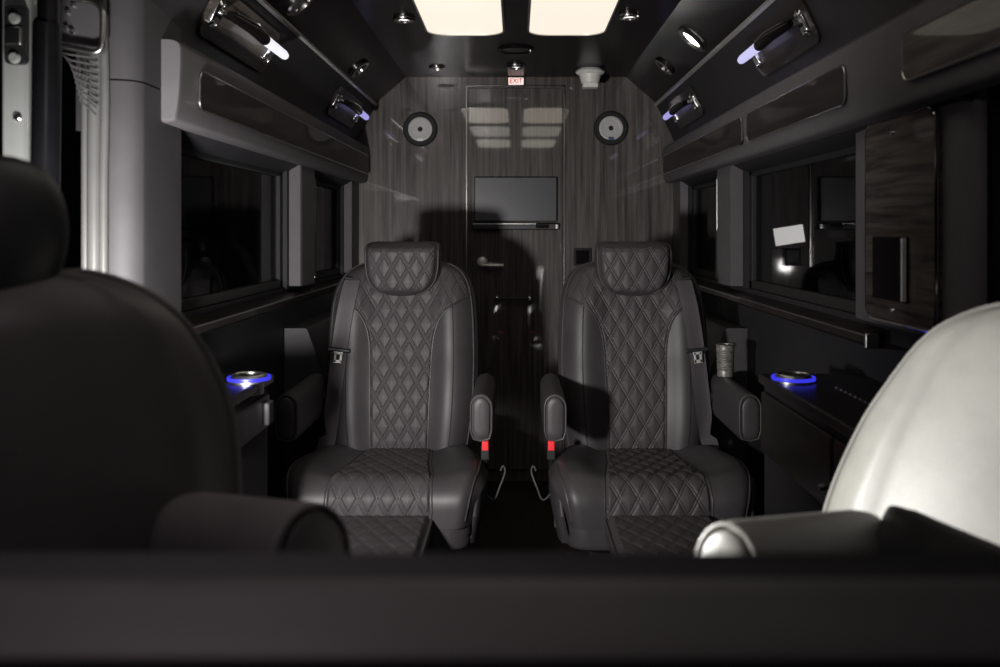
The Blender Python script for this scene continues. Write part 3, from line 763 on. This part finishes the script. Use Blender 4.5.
bk = thing('track_bracket', 'metal bracket with bolts and ribbed boot behind the door seal', 'bracket', (-.86, 1.74, 1.60))
oc = rrect(.10, .100, .022, 6, -.865, 1.658)
MB().tube([(x, 1.735-.0*x, z-.18*(x+.865)) for x, z in oc], .006, 10, closed=True).build('loop_frame', 'steel', bk, world=True)
MB().rings([[Vector((x, 1.755, z-.18*(x+.865))) for x, z in oc], [Vector((x, 1.76, z-.18*(x+.865))) for x, z in oc]]).build('plate', 'side_box', bk, world=True)
for x, z in ((-.893, 1.685), (-.882, 1.70), (-.895, 1.655), (-.884, 1.648)):
    MB().lathe([(0, -.008), (.004, -.008), (.006, 0), (0, 0)], (x, 1.755, z), 'Y', 12).build('bolt', 'chrome', bk, world=True)
rb = MB()
for k in range(9):
    a = k/8
    rb.tube([(-.905+.01*a+.006*k, 1.74, 1.605-.006*k), (-.88+.02*a, 1.735, 1.598-.010*k-.010*a), (-.83, 1.74, 1.592-.014*k)], .0022, 6)
rb.build('ribbed_boot', 'side_box', bk, world=True)

# invented glowing panel outside, standing in for a bright patch in the right window
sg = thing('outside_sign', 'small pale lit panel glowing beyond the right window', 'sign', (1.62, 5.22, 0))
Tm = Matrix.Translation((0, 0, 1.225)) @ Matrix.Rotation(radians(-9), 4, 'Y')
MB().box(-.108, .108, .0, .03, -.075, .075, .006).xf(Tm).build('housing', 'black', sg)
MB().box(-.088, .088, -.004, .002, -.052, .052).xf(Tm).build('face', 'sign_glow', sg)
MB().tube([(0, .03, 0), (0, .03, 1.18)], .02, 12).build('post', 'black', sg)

# ------------------------------------------------------------------ light
def lamp(name, loc, p, r, c):
    l = bpy.data.lights.new(name, 'POINT'); l.energy = p; l.shadow_soft_size = r; l.color = c
    o = bpy.data.objects.new(name, l); COL.objects.link(o); o.location = loc; return o
def spot_lamp(name, loc, aim, p, r, c, half, blend):
    l = bpy.data.lights.new(name, 'SPOT'); l.energy = p; l.shadow_soft_size = r; l.color = c
    l.spot_size = radians(2*half); l.spot_blend = blend
    o = bpy.data.objects.new(name, l); COL.objects.link(o); o.location = loc
    o.rotation_euler = (Vector(aim)-Vector(loc)).to_track_quat('-Z', 'Y').to_euler(); return o
spot_lamp('flash_lamp', (-.62, 1.17, .95), (-.22, 4.4, 1.55), 140, .055, (1, .965, .95), 62, 1.)
spot_lamp('doorway_flash_lamp', (-.72, 1.42, 1.0), (.56, .98, .95), 165, .06, (1, .985, .94), 23, .7)
lamp('cab_lamp', (-.30, .42, 1.62), 3.4, .05, (1, .86, .92))  # unseen fill light added to lift dash, near seats and left armrest

w = bpy.data.worlds.new('night'); S.world = w; w.use_nodes = True
w.node_tree.nodes['Background'].inputs['Color'].default_value = (.02, .022, .03, 1)
w.node_tree.nodes['Background'].inputs['Strength'].default_value = .02

# ------------------------------------------------------------------ camera
cam = bpy.data.cameras.new('camera'); co = bpy.data.objects.new('camera', cam); COL.objects.link(co)
co.location = (0, 0, 1.25); co.rotation_euler = (pi/2, 0, 0)
cam.sensor_width = 36; cam.lens = 880/1000*36
cam.shift_x = -(516-500)/1000; cam.shift_y = -(333.5-231)/1000
cam.clip_start = .02; cam.clip_end = 60
cam.dof.use_dof = True; cam.dof.focus_distance = 3.0; cam.dof.aperture_fstop = 3.6
S.camera = co
S.view_settings.view_transform = 'Standard'; S.view_settings.look = 'None'
S.view_settings.gamma = 1; S.view_settings.exposure = 0; S.view_settings.use_curve_mapping = False
